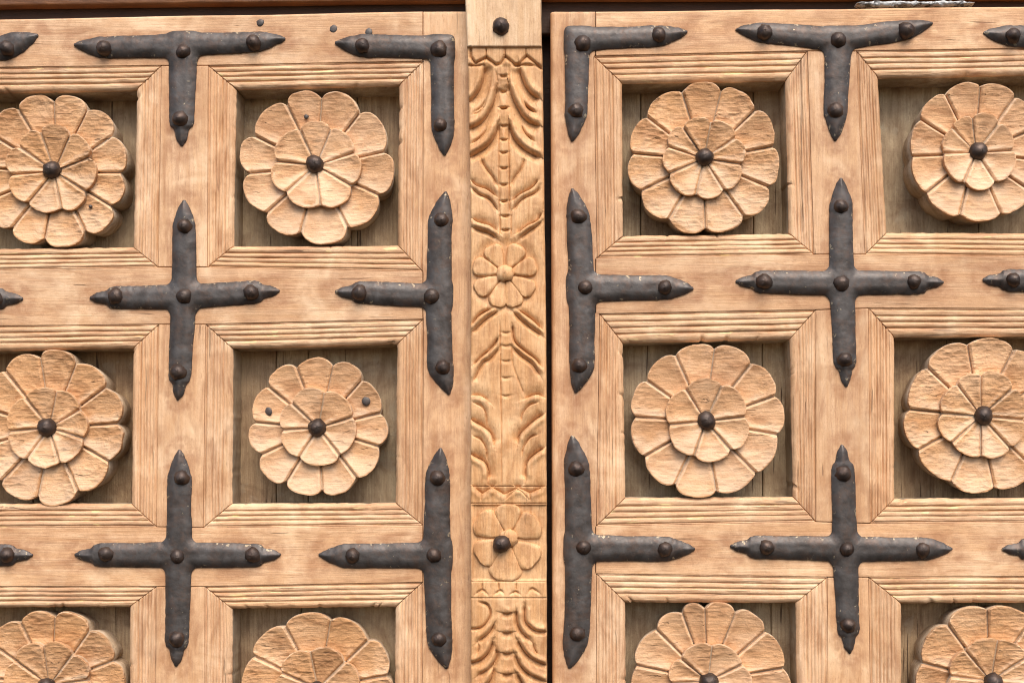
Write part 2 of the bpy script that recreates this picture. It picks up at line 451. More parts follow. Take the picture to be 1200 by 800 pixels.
def build_leaf(leaf, cols, stile_edges, far_edges, top_edge, left_leaf):
    """cols = two column letters from left to right; stile_edges = (u of joint, u of free edge) beside the post."""
    c0, c1 = cols
    far_joint, far_free = far_edges
    st_joint, st_free = stile_edges
    # stiles
    V0, V1 = top_edge(st_joint), 1010
    def joint_line(col, ia, ib, x, vtop):
        pts = [(x, vtop)]
        for r in (1, 2, 3):
            a_, b_ = CELLS[col + str(r)][ia], CELLS[col + str(r)][ib]
            pts += [(x, a_[1] - 1), a_, b_, (x, b_[1] + 1)]
        return pts + [(x, 1010)]
    inner = joint_line(c1, 5, 6, st_joint, V0) if left_leaf else joint_line(c0, 4, 7, st_joint, V0)
    outer = [(st_free[0], V0), (st_free[1], 400), (st_free[2], 1010)]
    if left_leaf:
        stile = flat('stile', leaf, inner, outer, M_V, sd(), 1.0, 4.0, 2.5)
    else:
        stile = flat('stile', leaf, outer, inner, M_V, sd(), 6.0, 1.0, 2.5)
    fs_in = joint_line(c0, 4, 7, far_joint, top_edge(far_joint)) if left_leaf else joint_line(c1, 5, 6, far_joint, top_edge(far_joint))
    fs_out = [(far_free, top_edge(far_free)), (far_free, 1010)]
    far = flat('stile', leaf, fs_out if left_leaf else fs_in, fs_in if left_leaf else fs_out, M_V, sd(), 1, 1, 2)
    # rails
    x0, x1 = (far_joint, st_joint) if left_leaf else (st_joint, far_joint)
    def joint_pts(r, which):
        pts = []
        for c in (c0, c1):
            q = CELLS[c + str(r)]
            pts += [q[4], q[5]] if which == 'top' else [q[7], q[6]]
        pts[0] = (x0, pts[0][1]); pts[-1] = (x1, pts[-1][1])
        return pts
    rails = []
    tops = [(x0 + (x1 - x0) * k / 6, top_edge(x0 + (x1 - x0) * k / 6)) for k in range(7)]
    rails.append(flat('top_rail', leaf, tops, joint_pts(1, 'top'), M_H, sd(), 3.0, .8, .8))
    for r in (1, 2):
        rails.append(flat('rail', leaf, joint_pts(r, 'bot'), joint_pts(r + 1, 'top'), M_H, sd(), .8, .8, .8))
    rails.append(flat('rail', leaf, joint_pts(3, 'bot'), [(x0, 975), (x1, 975)], M_H, sd(), .8, .8, .8))
    # horizontal mouldings belong to the rails
    for r in (1, 2, 3):
        for c in (c0, c1):
            q = CELLS[c + str(r)]
            moulding(rails[r - 1], q[4], q[5], q[0], q[1], M_MH, 1.8, sd(), .6)
            moulding(rails[r], q[7], q[6], q[3], q[2], M_MH, 1.8, sd(), .6)
    # upright muntins between the columns, with the mouldings on both sides; stiles carry theirs
    for r in (1, 2, 3):
        qa, qb = CELLS[c0 + str(r)], CELLS[c1 + str(r)]
        mu = flat('muntin', leaf, [qa[5], qa[6]], [qb[4], qb[7]], M_V, sd(), .8, .8, .9)
        moulding(mu, qa[5], qa[6], qa[1], qa[2], M_MV, 1.9, sd(), .6)
        moulding(mu, qb[4], qb[7], qb[0], qb[3], M_MV, 1.9, sd(), .6)
        moulding(far if left_leaf else stile, qa[4], qa[7], qa[0], qa[3], M_MV, 1.9, sd(), .6)
        moulding(stile if left_leaf else far, qb[5], qb[6], qb[1], qb[2], M_MV, 1.9, sd(), .6)
    # panel boards behind the openings
    for r in (1, 2, 3):
        for c in (c0, c1):
            q = CELLS[c + str(r)]
            u0 = min(q[0][0], q[3][0]) - 14; u1 = max(q[1][0], q[2][0]) + 14
            v0 = min(q[0][1], q[1][1]) - 14; v1 = max(q[2][1], q[3][1]) + 14
            split = {'B2': [.30, .47], 'C2': [.78], 'C3': [.80], 'D2': [.62], 'C1': [.16, .75], 'A2': [.4], 'B1': [.72]}.get(c + str(r), [random.uniform(.35, .65)])
            xs = [u0] + [u0 + (u1 - u0) * f for f in split] + [u1]
            for k in range(len(xs) - 1):
                slab('panel_board', leaf, xs[k] + .4, xs[k + 1] - .4, v0, v1, 46 + random.uniform(-.8, .8), 58,
                     random.choice([M_PANEL, M_PANEL2, M_PANEL2]), sd())
    slab('back_board', leaf, min(x0, far_free, st_free[0]) + 1, max(x1, far_free, st_free[0]) - 1, top_edge(600) + 8, 1008, 59, 74, M_DARK, sd())

build_leaf(leaf_l, 'AB', (495.5, (566, 566, 566)), (-62, -150), lambda u: 22 - u * .0185 + .5 * sin(u / 40), True)
build_leaf(leaf_r, 'CD', (698, (644.5, 646, 647)), (1266, 1362), lambda u: 13.5 - (u - 645) * .0115 + .5 * sin(u / 37), False)

# ------------------------------------------------------------------ nails
def nail_mesh(name, r, h, seg, seed, mat, flatten=0.0):
    rs = np.random.default_rng(seed)
    prof = [(0, 1.0), (.26, .98), (.5, .86), (.74, .64), (.92, .32), (1.0, .06), (1.0, -.35)]
    v, rings = [], []
    wob_ = rs.normal(size=seg)
    for pr, ph in prof:
        for k in range(seg):
            th = 2 * pi * k / seg
            rr = pr * r * (1 + .05 * rs.normal() * (pr > 0) + .035 * wob_[k])
            v.append((cos(th) * rr / 1000, -(ph * h + .25 * rs.normal() * (ph > .1) * (h > 3)) / 1000, sin(th) * rr / 1000))
    q = []
    for i in range(len(prof) - 1):
        for k in range(seg):
            q.append((i * seg + k, i * seg + (k + 1) % seg, (i + 1) * seg + (k + 1) % seg, (i + 1) * seg + k))
    return make_mesh(name, np.array(v), np.array(q), [mat])

NAILS = [nail_mesh('nail', 10.0, 8.5, 14, s, M_NAIL) for s in range(6)]
NAILS_BIG = [nail_mesh('nail', 10.8, 9.5, 16, s + 20, M_NAIL) for s in range(4)]
PLUGS = [nail_mesh('plug', 5.2, 1.5, 12, s + 40, M_LEAD) for s in range(2)]

def nail(parent, u, v, dep, pool, sc=1.0, name='nail'):
    ob = link(name, random.choice(pool), parent, W(u, v, dep))
    ob.rotation_euler = (random.uniform(-.17, .17), random.uniform(0, 6.28), random.uniform(-.17, .17))
    ob.scale = (sc * random.uniform(.95, 1.05), random.uniform(.85, 1.1), sc * random.uniform(.95, 1.05))
    return ob

for u, v in ((305, 27), (391, 34), (432, 38)):
    nail(leaf_l, u, v, .1, PLUGS, .9, 'plug')

# ------------------------------------------------------------------ carved rosettes
def rosette(leaf, cu, cv, rn, ra, outer, rin, rai, inner, ecc=(0, 0), front=-1.0, thick=38, mat=None, label='', plugs=(), seed=0, chip=0.0):
    """petals lie between the groove angles (degrees, counter-clockwise from the right); radii in mm."""
    mat = mat or M_PETAL
    rs = np.random.default_rng(int(seed * 100) + 3)
    k = (D + front) / D                                    # measured at its own front face
    c = np.array(W(cu, cv, front))
    base_y = 47.0
    org = np.array([c[0], base_y / 1000, c[2]])
    def pt(r, th, dep):
        return np.stack([r * k * np.cos(th) / 1000 + c[0], dep / 1000 + 0 * r, r * k * np.sin(th) / 1000 + c[2]], -1)
    def ang(lst):
        l = sorted([x % 360 for x in lst])
        return [(radians(l[i]), radians(l[(i + 1) % len(l)] + (360 if i == len(l) - 1 else 0))) for i in range(len(l))]
    rin = rin - .8
    PO, PI = ang(outer), ang(inner)
    app = [ra * (1 + rs.uniform(-.025, .02)) for _ in PO]
    api = [rai * (1 + rs.uniform(-.04, .03)) for _ in PI]
    skew = [(rs.uniform(-.18, .18), rs.uniform(2.0, 4.2)) for _ in PO]
    def rim(th, rn_, ra_, a0, a1, sk):
        u = (th - a0) / (a1 - a0)
        sk, ex_ = sk
        w = np.clip(u + sk * u * (1 - u) * 2, 0, 1)
        e_ = ecc[0] * np.cos(th) + ecc[1] * np.sin(th)
        return rn_ + e_ + (ra_ - rn_) * (1 - np.abs(2 * w - 1) ** ex_)
    # core block: lobed outline, two tiers, pale and dusty where the grooves bare it
    th_all = []
    for i, (a0, a1) in enumerate(PO):
        th_all += list(a0 + (a1 - a0) * np.linspace(0, 1, 13)[:-1])
    th_all = np.array(th_all)
    def lob(P_, ap, rn_, sks):
        out = np.zeros_like(th_all)
        for j, t_ in enumerate(th_all):
            for i, (a0, a1) in enumerate(P_):
                for off in (0, 2 * pi, -2 * pi):
                    if a0 - 1e-9 <= t_ + off <= a1 + 1e-9:
                        out[j] = rim(np.array(t_ + off), rn_, ap[i], a0, a1, sks[i])
        return out
    Ro = lob(PO, app, rn, skew); skin = [(rs.uniform(-.12, .12), rs.uniform(2.0, 3.6)) for _ in PI]
    Ri = lob(PI, api, rin, skin)
    rough_side = 1 + .010 * fbm(th_all * 9, th_all * 0, seed, 3)
    fv = lambda v_: .35 * (1 - v_) + .65 * np.clip(1 - v_, 0, 1) ** .6
    ro0 = max(rin - 10, 12)
    tiers = [(Ro * rough_side * .945, base_y + 1 + 0 * Ro), (Ro * rough_side * .975, (base_y + front) * .55 + 0 * Ro), (Ro + .2, front + 6.5 + 0 * Ro), (Ro - .9, front + 4.6 + 0 * Ro)]
    for q_ in (.06, .16, .30, .5, .75, 1.0):                  # grooves run a few millimetres under the petals' cupped faces
        r_ = Ro + (Ri + 1.2 - Ro) * q_
        tiers.append((r_, front + 4.3 + 7.2 * fv((r_ - ro0) / (Ro - ro0))))
    tiers.append((Ri - .2, front + 13 + 0 * Ri)); tiers.append((Ri - .6, front + 3.4 + 0 * Ri))
    for q_ in (.08, .2, .4, .65, 1.0):
        r_ = Ri + (9 - Ri) * q_
        tiers.append((r_, front + 2.4 + 6.6 * fv((r_ - 5.5) / (Ri - 5.5))))
    tiers.append((Ri * 0 + 1, front + 9.5 + 0 * Ri))
    rows = [pt(r, th_all, dep + 0 * r) for r, dep in tiers]
    n = len(th_all)
    v = np.concatenate(rows)
    q = [(i * n + j, i * n + (j + 1) % n, (i + 1) * n + (j + 1) % n, (i + 1) * n + j) for i in range(len(tiers) - 1) for j in range(n)]
    ros = part('rosette', v, np.array(q), [M_DUST], leaf, None, 45, org)
    if label:
        ros['label'] = label
    # petals
    uu = np.array([0, .025, .05, .075, .10, .15, .22, .30, .40, .5, .60, .70, .78, .85, .90, .925, .95, .975, 1.0])
    def petal(a0, a1, r0, rn_, ra_, sk, rimdep, dish, bot, sdx, scoop, gv=2.6):
        facet = rs.uniform(-1, 1)
        vv = np.concatenate([np.linspace(0, .88, 18), [.92, .955, .975, .99, 1.0]])
        Uu, Vv = np.meshgrid(uu, vv, indexing='ij')
        thm = a0 + (a1 - a0) * Uu
        R = rim(thm, rn_, ra_, a0, a1, sk) + 1.2 * fbm(Uu * 5, Uu * 0, sdx, 3)
        r = r0 + (R - r0) * Vv
        g = .9 / np.maximum(r, 6)
        th = (a0 + g) + (a1 - a0 - 2 * g) * Uu
        # sides stay nearly straight, corners at the rim are rounded
        side = np.minimum(Uu, 1 - Uu) * (a1 - a0) * r
        rimd = (R - r)
        dep = rimdep + dish * (.35 * (1 - Vv) + .65 * (1 - Vv) ** .6) * (.55 + .45 * np.sin(pi * np.clip(Uu, .04, .96)) ** .5)
        dep += scoop * np.sin(pi * Uu) ** .8 * np.sin(pi * np.clip(Vv * 1.02, 0, 1)) ** .8
        dep += 2.4 * (1 - np.clip(side / gv, 0, 1)) ** 1.3
        dep += .9 * (1 - np.clip(rimd / (1.2 + .8 * fbm(Uu * 7, Uu * 0, sdx + 6, 2)), 0, 1)) ** 1.2
        X_, Z_ = r * np.cos(th), r * np.sin(th)
        dep += .8 * facet * (Uu - .5) * 2 + .5 * np.abs(fbm(X_ / 17 + facet * 9, Z_ / 9, sdx + 13, 1))
        dep += .6 * fbm(X_ / 13, Z_ / 13, sdx, 3) + .3 * fbm(X_ / 8, Z_ / 2.2, sdx + 4, 3)
        if chip:
            dep += chip * smooth(.35, .6, fbm(X_ / 9, Z_ / 9, sdx + 9, 2)) * smooth(9, 3, rimd)
        n1, m1 = Uu.shape
        r = np.pad(r, 1, mode='edge'); th = np.pad(th, 1, mode='edge'); dep = np.pad(dep, 1, mode='edge')
        dep[0, :] += 7; dep[-1, :] += 7; dep[:, 0] += 3; dep[:, -1] = bot
        return pt(r, th, dep).reshape(-1, 3), grid_quads(n1 + 2, m1 + 2)
    for i, (a0, a1) in enumerate(PO):
        jit = rs.uniform(-.8, .6)
        v, q = petal(a0, a1, max(rin - 10, 12), rn, app[i], skew[i], front + jit, rs.uniform(9.0, 11.0), front + 7.0, seed + i * 2.3, rs.uniform(.1, .7))
        part('petal', v, q, [mat], ros, None, 32, org)
    for i, (a0, a1) in enumerate(PI):
        jit = rs.uniform(-.7, .7)
        v, q = petal(a0, a1, 5.5, rin, api[i], skin[i], front - 1.5 + jit, rs.uniform(8.3, 9.8), front + 6, seed + 50 + i * 2.9, rs.uniform(.1, .5))
        part('petal', v, q, [mat], ros, None, 32, org)
    nail(ros, cu, cv, front + 5.0, NAILS_BIG)
    for (u, v, s) in plugs:
        nail(ros, u, v, front + 4.6, PLUGS, s, 'plug')
    return ros

R_ = [
 (leaf_l, 60.5, 199, 81, 91, [89, 60, 30, -2, -31.5, -62, -96.5, -125, -155, 178, 150, 119], 47, 52.5, [107, 63, 19, -33, -77, -126, -173, 145], (-1, 0), -1, M_PETAL, 'twelve-petal carved rosette in the top left corner opening', [(35, 221, .5), (106, 242, .4)]),
 (leaf_l, 369, 192, 80, 90.5, [84.6, 49, 10, -26, -63, -102, -135, -172, 155, 115.6], 47, 52.5, [114.5, 66, 16, -31, -83, -136, 176], (1.5, -2), -1, M_PETAL2, 'ten-petal carved rosette with long loose petals, left of the post in the top row', [(359, 137, .55)]),
 (leaf_l, 54.5, 500.5, 82, 91, [96, 66, 34.5, 3, -29, -64.5, -98, -130.5, -164, 163, 127], 44, 48.5, [126, 75, 28, -17, -71, -122, -174], (0, 0), -1, M_PETAL, 'carved rosette at the left edge of the middle row', []),
 (leaf_l, 371.5, 501, 74, 82, [109, 76, 47, 13, -17, -52, -86, -120, -154.5, 175, 140], 42, 46.5, [79, 17, -51, -121, -176.5, 136], (1, 1), -1, M_PETAL2, 'smallest carved rosette, with two grey plugs in its petals', [(314.5, 482, 1.0), (429, 470, 1.0)]),
 (leaf_r, 826, 184, 82, 91, [109, 76, 43, 9, -25, -56.5, -89.5, -120, -152, 177, 145], 44, 50, [126, 80, 32, -11, -60, -103, -155, 164], (-1, -1), -3, M_PETAL, 'carved rosette with ragged petal edges, right of the post in the top row', []),
 (leaf_r, 1147, 177, 77, 81.5, [120, 88, 56, 22, -8, -37, -70, -106, -141, -175.5, 151], 40.5, 45, [138, 100, 53.5, 1, -61, -115, -176], (0, 0), -6, M_PETAL2, 'thick dusky carved rosette at the right end of the top row', []),
 (leaf_r, 828, 493, 84, 91, [115, 83.5, 52, 20, -11, -46.5, -82, -116, -150, 177, 146], 45, 50, [123, 67, 6, -50, -109, -174], (1, 1), -2, M_PETAL2, 'smooth pale carved rosette with six inner petals, right of the post in the middle row', []),
 (leaf_r, 1152.5, 487, 85, 92.5, [102, 65, 28, -10, -46, -81, -115, -152, 175, 139], 48, 52, [129.5, 93, 43, -6, -50, -93, -139, 176.5], (0, 0), -3, M_PETAL, 'ten-petal carved rosette at the right end of the middle row', []),
 (leaf_l, 54.5, 804, 81, 91, [113, 84, 53, 21, -10, -40, -70, -100, -130, -160, 172, 143], 48, 53, [95, 52, 9, -36, -80, -125, -170, 140], (0, 0), 1, M_PETAL, 'carved rosette at the left end of the bottom row, cut by the picture edge', []),
 (leaf_l, 371, 808, 83, 90, [117, 79, 44, 11, -25, -61, -97, -133, -169, 152], 46, 50.5, [100, 45, -6, -57, -108, -160, 154], (0, 0), -1, M_PETAL, 'carved rosette left of the post in the bottom row', []),
 (leaf_r, 831, 799, 87.5, 94, [167, 135, 111, 93, 69, 42, 10.5, -20, -48, -76, -104, -132, -162], 44.5, 49, [85, 28, -25, -77, -128, -178, 140], (1, -1), -2, M_PETAL2, 'many-petalled carved rosette right of the post in the bottom row', []),
 (leaf_r, 1164, 799, 85, 92, [94, 128, 165, -160, -124, -88, -52, -17, 20, 58], 50, 54, [83, 36, -10, -56, -102, -147, 172, 131], (0, 0), -2, M_PETAL, 'carved rosette at the right end of the bottom row', []),
]
for i, (lf, cu, cv, rn, ra, po, rin, rai, pin, ecc, fr, mat, lab, pl) in enumerate(R_):
    rosette(lf, cu, cv, rn, ra, po, rin, rai, pin, ecc, fr, 38, mat, lab, pl, seed=i * 31 + 2, chip=1.4 if i in (1, 4, 9) else .7)

# ------------------------------------------------------------------ iron straps
ARMS = []

def strap(leaf, arms, nails, label, seed=0, name='iron_strap', h=6.0, edge_w=11.0, step=1.2):
    """arms: list of (polyline to the tip, half width at the root, half width near the nail, notch)."""
    rs = np.random.default_rng(int(seed * 10) + 1)
    ARMS.extend((np.array(a_[0], float), (a_[1] + a_[2]) / 2) for a_ in arms)
    allp = np.array([p for a_ in arms for p in a_[0]], float)
    u0, v0 = allp.min(0) - 24; u1, v1 = allp.max(0) + 24
    us = np.arange(u0, u1, step); vs = np.arange(v0, v1, step)
    def sdf(U, V):
        res = None
        for k, (pl, w0, w1, notch) in enumerate(arms):
            pl = np.array(pl, float)
            seg = np.linalg.norm(np.diff(pl, axis=0), axis=1); L = seg.sum()
            best = np.full(U.shape, 1e9); sa = np.zeros(U.shape); ex = np.zeros(U.shape)
            acc = 0
            for j in range(len(pl) - 1):
                d = (pl[j + 1] - pl[j]) / seg[j]
                t = (U - pl[j, 0]) * d[0] + (V - pl[j, 1]) * d[1]
                lo = -1e9 if False else 0
                tc = np.clip(t, lo, seg[j])
                du = U - pl[j, 0] - d[0] * tc; dv = V - pl[j, 1] - d[1] * tc
                dist = np.hypot(du, dv)
                if j == 0:
                    pp = np.abs((U - pl[0, 0]) * d[1] - (V - pl[0, 1]) * d[0])
                    dist = np.where(t < 0, (pp ** 5 + np.abs(np.minimum(t, 0)) ** 5) ** .2, dist)
                m_ = dist < best
                best = np.where(m_, dist, best); sa = np.where(m_, acc + tc, sa)
                acc += seg[j]
            tau = L - sa
            if notch:
                tp = [0, 2.5, 6, 11, 15, 17.5, 21, 27, 36, 60]; tw = [.22, .36, .48, .55, .60, .66, .90, 1.0, 1.0, 1.0]
            else:
                tp = [0, 2.5, 7, 13, 20, 28, 38, 60]; tw = [.22, .36, .52, .68, .86, 1.0, 1.02, 1.0]
            w = np.interp(tau, tp, tw) * np.interp(tau, [20, max(L, 40)], [w1, w0])
            sg = np.sign((U - pl[0, 0]) * (pl[-1, 1] - pl[0, 1]) - (V - pl[0, 1]) * (pl[-1, 0] - pl[0, 0]))
            w = w + .9 * fbm(sa / 26, sg * 3.1, seed + k * 5, 2) + 0.75 * fbm(sa / 4.5, sg * 3.1, seed + k * 5 + 2, 2) * (.45 + .55 * smooth(70, 20, tau))
            dd = best - w + .8
            if res is None:
                res = dd
            else:
                kk = 7.0
                hh = np.clip(.5 + .5 * (res - dd) / kk, 0, 1)
                res = res * (1 - hh) + dd * hh - kk * hh * (1 - hh)
        return res
    U, V = np.meshgrid(us, vs, indexing='ij')
    f = sdf(U, V)
    inside = f < 0
    cell = inside[:-1, :-1] | inside[1:, :-1] | inside[:-1, 1:] | inside[1:, 1:]
    used = np.zeros_like(inside)
    for di in (0, 1):
        for dj in (0, 1):
            used[di:used.shape[0] - 1 + di, dj:used.shape[1] - 1 + dj] |= cell
    ids = np.where(used.ravel())[0]
    remap = -np.ones(used.size, int); remap[ids] = np.arange(len(ids))
    uu, vv = U.ravel()[ids].copy(), V.ravel()[ids].copy()
    out = f.ravel()[ids] > 0
    for _ in range(4):
        fo = sdf(uu[out], vv[out]); ep = .3
        gx = (sdf(uu[out] + ep, vv[out]) - fo) / ep; gy = (sdf(uu[out], vv[out] + ep) - fo) / ep
        g2 = np.maximum(gx ** 2 + gy ** 2, .3)
        uu[out] -= np.clip(fo * gx / g2, -1.2, 1.2); vv[out] -= np.clip(fo * gy / g2, -1.2, 1.2)
    fd = np.clip(-sdf(uu, vv), 0, None); fd[out] = 0
    x = np.clip(fd / edge_w, 0, 1)
    hgt = 1.4 + (h - 1.4) * (1 - (1 - x) ** 2.0) + .5 * fbm(uu / 16, vv / 16, seed, 2) * smooth(0, 5, fd) + .12 * fbm(uu / 4, vv / 4, seed + 8, 2)
    dep = -hgt
    M = used.shape[1]
    ci, cj = np.where(cell)
    q = np.stack([ci * M + cj, (ci + 1) * M + cj, (ci + 1) * M + cj + 1, ci * M + cj + 1], -1)
    q = remap[q]
    # skirt along the rim
    e_ = np.concatenate([q[:, [0, 1]], q[:, [1, 2]], q[:, [2, 3]], q[:, [3, 0]]])
    es = np.sort(e_, 1); key = es[:, 0].astype(np.int64) * len(ids) + es[:, 1]
    _, idx, cnt = np.unique(key, return_index=True, return_counts=True)
    be = e_[idx[cnt == 1]]
    bv = np.unique(be); bm = -np.ones(len(ids), int); bm[bv] = np.arange(len(bv)) + len(ids)
    v = to_world(uu, vv, dep, 0.0)
    vb = to_world(uu[bv], vv[bv], np.full(len(bv), 4.0), 0.0)
    sq = np.stack([be[:, 1], be[:, 0], bm[be[:, 0]], bm[be[:, 1]]], -1)
    ob = part(name, np.concatenate([v, vb]), np.concatenate([q, sq]), [M_IRON], leaf, None, 60)
    ob['label'] = label
    for (u, vv_) in nails:
        nail(ob, u, vv_, -h + 1.6, NAILS, random.uniform(.88, 1.0))
    return ob

def cross(leaf, c, left, right, up, down, nails, label, seed, w=15.5, wt=13.5):
    arms = []
    for k, t in enumerate((left, right, up, down)):
        if t is None:
            continue
        arms.append(([c, t], w, wt, (seed + k) % 3 != 0))
    return strap(leaf, arms, nails, label, seed)

# top row
strap(leaf_l, [([(215, 54), (125, 56), (89, 53)], 14.5, 13, False), ([(215, 53), (297, 50), (333, 46)], 14.5, 12, False), ([(215, 56), (213, 140), (213, 169)], 18, 15, True)],
      [(122, 57), (215, 61), (297, 50), (211, 140)], 'T-shaped iron strap on the top rail of the left leaf', 1)
strap(leaf_l, [([(518, 56), (425, 54), (395, 51)], 14.5, 14, False), ([(518, 56), (519, 145), (521, 180)], 14.5, 14, False)],
      [(425, 54), (514, 58), (516, 147)], 'L-shaped iron strap at the top corner left of the post', 2)
strap(leaf_r, [([(677, 47), (770, 43), (804, 38)], 15, 12.5, False), ([(677, 47), (675, 130), (671, 164)], 15.5, 13.5, False)],
      [(683, 51), (772, 41), (675, 130)], 'L-shaped iron strap at the top corner right of the post', 3)
strap(leaf_r, [([(982, 47), (930, 42), (896, 39), (864, 35)], 15, 12.5, False), ([(982, 47), (1030, 40), (1062, 36), (1091, 28)], 15, 12, False), ([(982, 50), (979, 130), (979, 163)], 16.5, 14, False)],
      [(896, 38), (982, 47), (1062, 36), (979, 130)], 'drooping T-shaped iron strap on the top rail of the right leaf', 4)
strap(leaf_r, [([(1275, 47), (1187, 43), (1154, 39)], 15, 13, False), ([(1275, 47), (1390, 45)], 15, 13, False), ([(1275, 47), (1275, 160)], 15, 13, False)],
      [(1187, 42), (1275, 47), (1275, 130)], 'iron strap cut off by the right edge in the top row', 5)
strap(leaf_l, [([(-90, 60), (5, 57), (43, 42)], 15, 15, False), ([(-90, 60), (-140, 60)], 15, 13, False), ([(-90, 60), (-90, 168)], 15, 13, False)],
      [(8, 57), (-90, 60), (-90, 140)], 'iron strap tip cut off by the left edge in the top row', 6)
# middle row
cross(leaf_l, (216, 348), (108, 349), (326, 341), (216, 237), (209, 467), [(136, 347), (216, 347), (295, 343), (216, 265), (209, 436)], 'iron cross strap on the left leaf in the middle row', 7, 15.5, 14)
strap(leaf_l, [([(514, 346), (516, 262), (522, 227)], 15.5, 14.5, False), ([(514, 346), (516, 428), (526, 460)], 15.5, 15.5, False), ([(514, 347), (421, 343), (395, 342)], 15, 14, True)],
      [(421, 343), (506, 347), (517, 258), (519, 430)], 'sideways T iron strap in the middle row, left of the post', 8)
strap(leaf_r, [([(682, 338), (678, 256), (671, 223)], 16.5, 14, False), ([(682, 338), (682, 428), (675, 458)], 16.5, 15, False), ([(682, 338), (779, 337), (810, 338)], 17, 14.5, False)],
      [(678, 254), (686, 337), (779, 337), (679, 428)], 'sideways T iron strap in the middle row, right of the post', 9)
cross(leaf_r, (986, 332), (864, 330), (1104, 331), (985, 211), (991, 451), [(895, 330), (986, 332), (1071, 330), (985, 242), (990, 421)], 'iron cross strap on the right leaf in the middle row', 10, 15.5, 14)
cross(leaf_r, (1275, 330), (1154, 328), (1390, 330), (1275, 212), (1275, 450), [(1187, 328), (1275, 330), (1275, 242)], 'iron cross strap tip cut off by the right edge in the middle row', 11)
cross(leaf_l, (-90, 350), (-145, 350), (25, 350), (-90, 240), (-90, 465), [(-6, 350), (-90, 350), (-90, 265)], 'iron cross strap tip cut off by the left edge in the middle row', 12)
# lower row
cross(leaf_l, (210, 650), (90, 650), (327, 650), (211, 529), (207, 778), [(124, 649), (208, 652), (296, 650), (213, 560), (207, 748)], 'iron cross strap on the left leaf in the bottom row', 13, 16, 14.5)
strap(leaf_l, [([(512, 650), (513, 560), (516, 527)], 17, 14.5, False), ([(512, 650), (515, 748), (523, 780)], 17, 15, False), ([(512, 650), (413, 651), (376, 650)], 16, 15, False)],
      [(413, 651), (508, 650), (513, 560), (514, 748)], 'sideways T iron strap in the bottom row, left of the post', 14)
strap(leaf_r, [([(679, 643), (676, 549), (671, 513)], 17, 15, False), ([(679, 643), (676, 742), (668, 780)], 17, 15.5, False), ([(679, 642), (779, 643), (812, 643)], 16.5, 15, False)],
      [(675, 549), (684, 641), (779, 643), (676, 742)], 'sideways T iron strap in the bottom row, right of the post', 15)
cross(leaf_r, (990, 643), (858, 640), (1114, 643), (987, 523), (995, 763), [(898, 641), (992, 643), (1081, 644), (988, 555), (994, 732)], 'iron cross strap on the right leaf in the bottom row', 17, 15.5, 14)
cross(leaf_r, (1298, 643), (1176, 643), (1400, 643), (1298, 523), (1298, 760), [(1209, 643), (1298, 643)], 'iron cross strap tip cut off by the right edge in the bottom row', 16)
cross(leaf_l, (-85, 650), (-145, 650), (37, 650), (-85, 530), (-85, 775), [(9, 650), (-85, 650)], 'iron cross strap tip cut off by the left edge in the bottom row', 19)

# ------------------------------------------------------------------ the carved post between the leaves
PF = -24.0                                                     # depth of its front face
post = thing('carved_post', W(596, 880, 0), 'narrow carved wooden post with leaves and flowers between the two door leaves', 'post')
Zs = 130 / 800

def Z(y0, *pts):
    return [(530 + x * Zs, y0 + y * Zs) for x, y in pts]

def curve(p, n=5):
    """smooth line through the points"""
    p = np.array(p, float)
    if len(p) < 3:
        return p
    q = np.vstack([2 * p[0] - p[1], p, 2 * p[-1] - p[-2]])
    out = []
    for i in range(1, len(q) - 2):
        for t in np.linspace(0, 1, n, endpoint=False):
            out.append(.5 * (2 * q[i] + (q[i + 1] - q[i - 1]) * t + (2 * q[i - 1] - 5 * q[i] + 4 * q[i + 1] - q[i + 2]) * t ** 2 + (3 * q[i] - q[i - 1] - 3 * q[i + 1] + q[i + 2]) * t ** 3))
    out.append(q[-2])
    return np.array(out)

CUTS = []   # polyline, depth, width on the left of its direction (as seen, v down: towards +right normal negative), width on the right
def cut(y0, pts, depth=3.0, up=1.1, dn=14.0, taper=True):
    """a carved edge: up = width of the cut on its upper side, dn = on its lower side."""
    CUTS.append((curve(Z(y0, *pts)) if taper else np.array(Z(y0, *pts)), depth, up, dn, taper))

# band of pointed scallops
cut(0, [(135, 350), (135, 402), (165, 445), (245, 403), (315, 455), (345, 447), (380, 395), (455, 455), (482, 450), (535, 390), (640, 478)], 2.2, 1.0, 4.0, False)
for x in (245, 380, 530):
    cut(0, [(x, 350), (x, 402)], 1.3, .9, .9, False)
cut(0, [(98, 462), (225, 460)], 1.8, 1.0, 3.0); cut(0, [(430, 455), (615, 460)], 1.8, 1.0, 3.0)
# upper acanthus
cut(0, [(228, 462), (222, 540), (198, 620), (152, 688), (100, 728)], 3.6); cut(0, [(486, 470), (500, 540), (530, 610), (575, 665), (640, 706)], 3.8)
cut(0, [(240, 700), (208, 755), (150, 800)], 2.0, 1.5, 2.5); cut(0, [(515, 715), (550, 770), (600, 800)], 2.4, 1.5, 2.5)
cut(120, [(238, -10), (225, 20), (190, 55), (140, 80)], 2.0, 1.5, 2.5); cut(120, [(520, -10), (545, 25), (600, 62)], 2.2, 1.5, 2.5)
cut(0, [(318, 610), (300, 700), (275, 770), (225, 850), (170, 895), (100, 922)], 3.4); cut(0, [(405, 585), (430, 680), (470, 765), (510, 830), (560, 870), (640, 900)], 3.6)
cut(120, [(242, 170), (215, 225), (130, 292)], 2.2, 1.5, 2.6); cut(120, [(497, 145), (530, 215), (595, 272)], 2.8, 1.6, 2.6)
cut(120, [(328, 140), (300, 230), (240, 310), (105, 392)], 3.8, 1.4, 10); cut(120, [(412, 140), (430, 220), (480, 290), (550, 345), (645, 390)], 4.0, 1.4, 10)
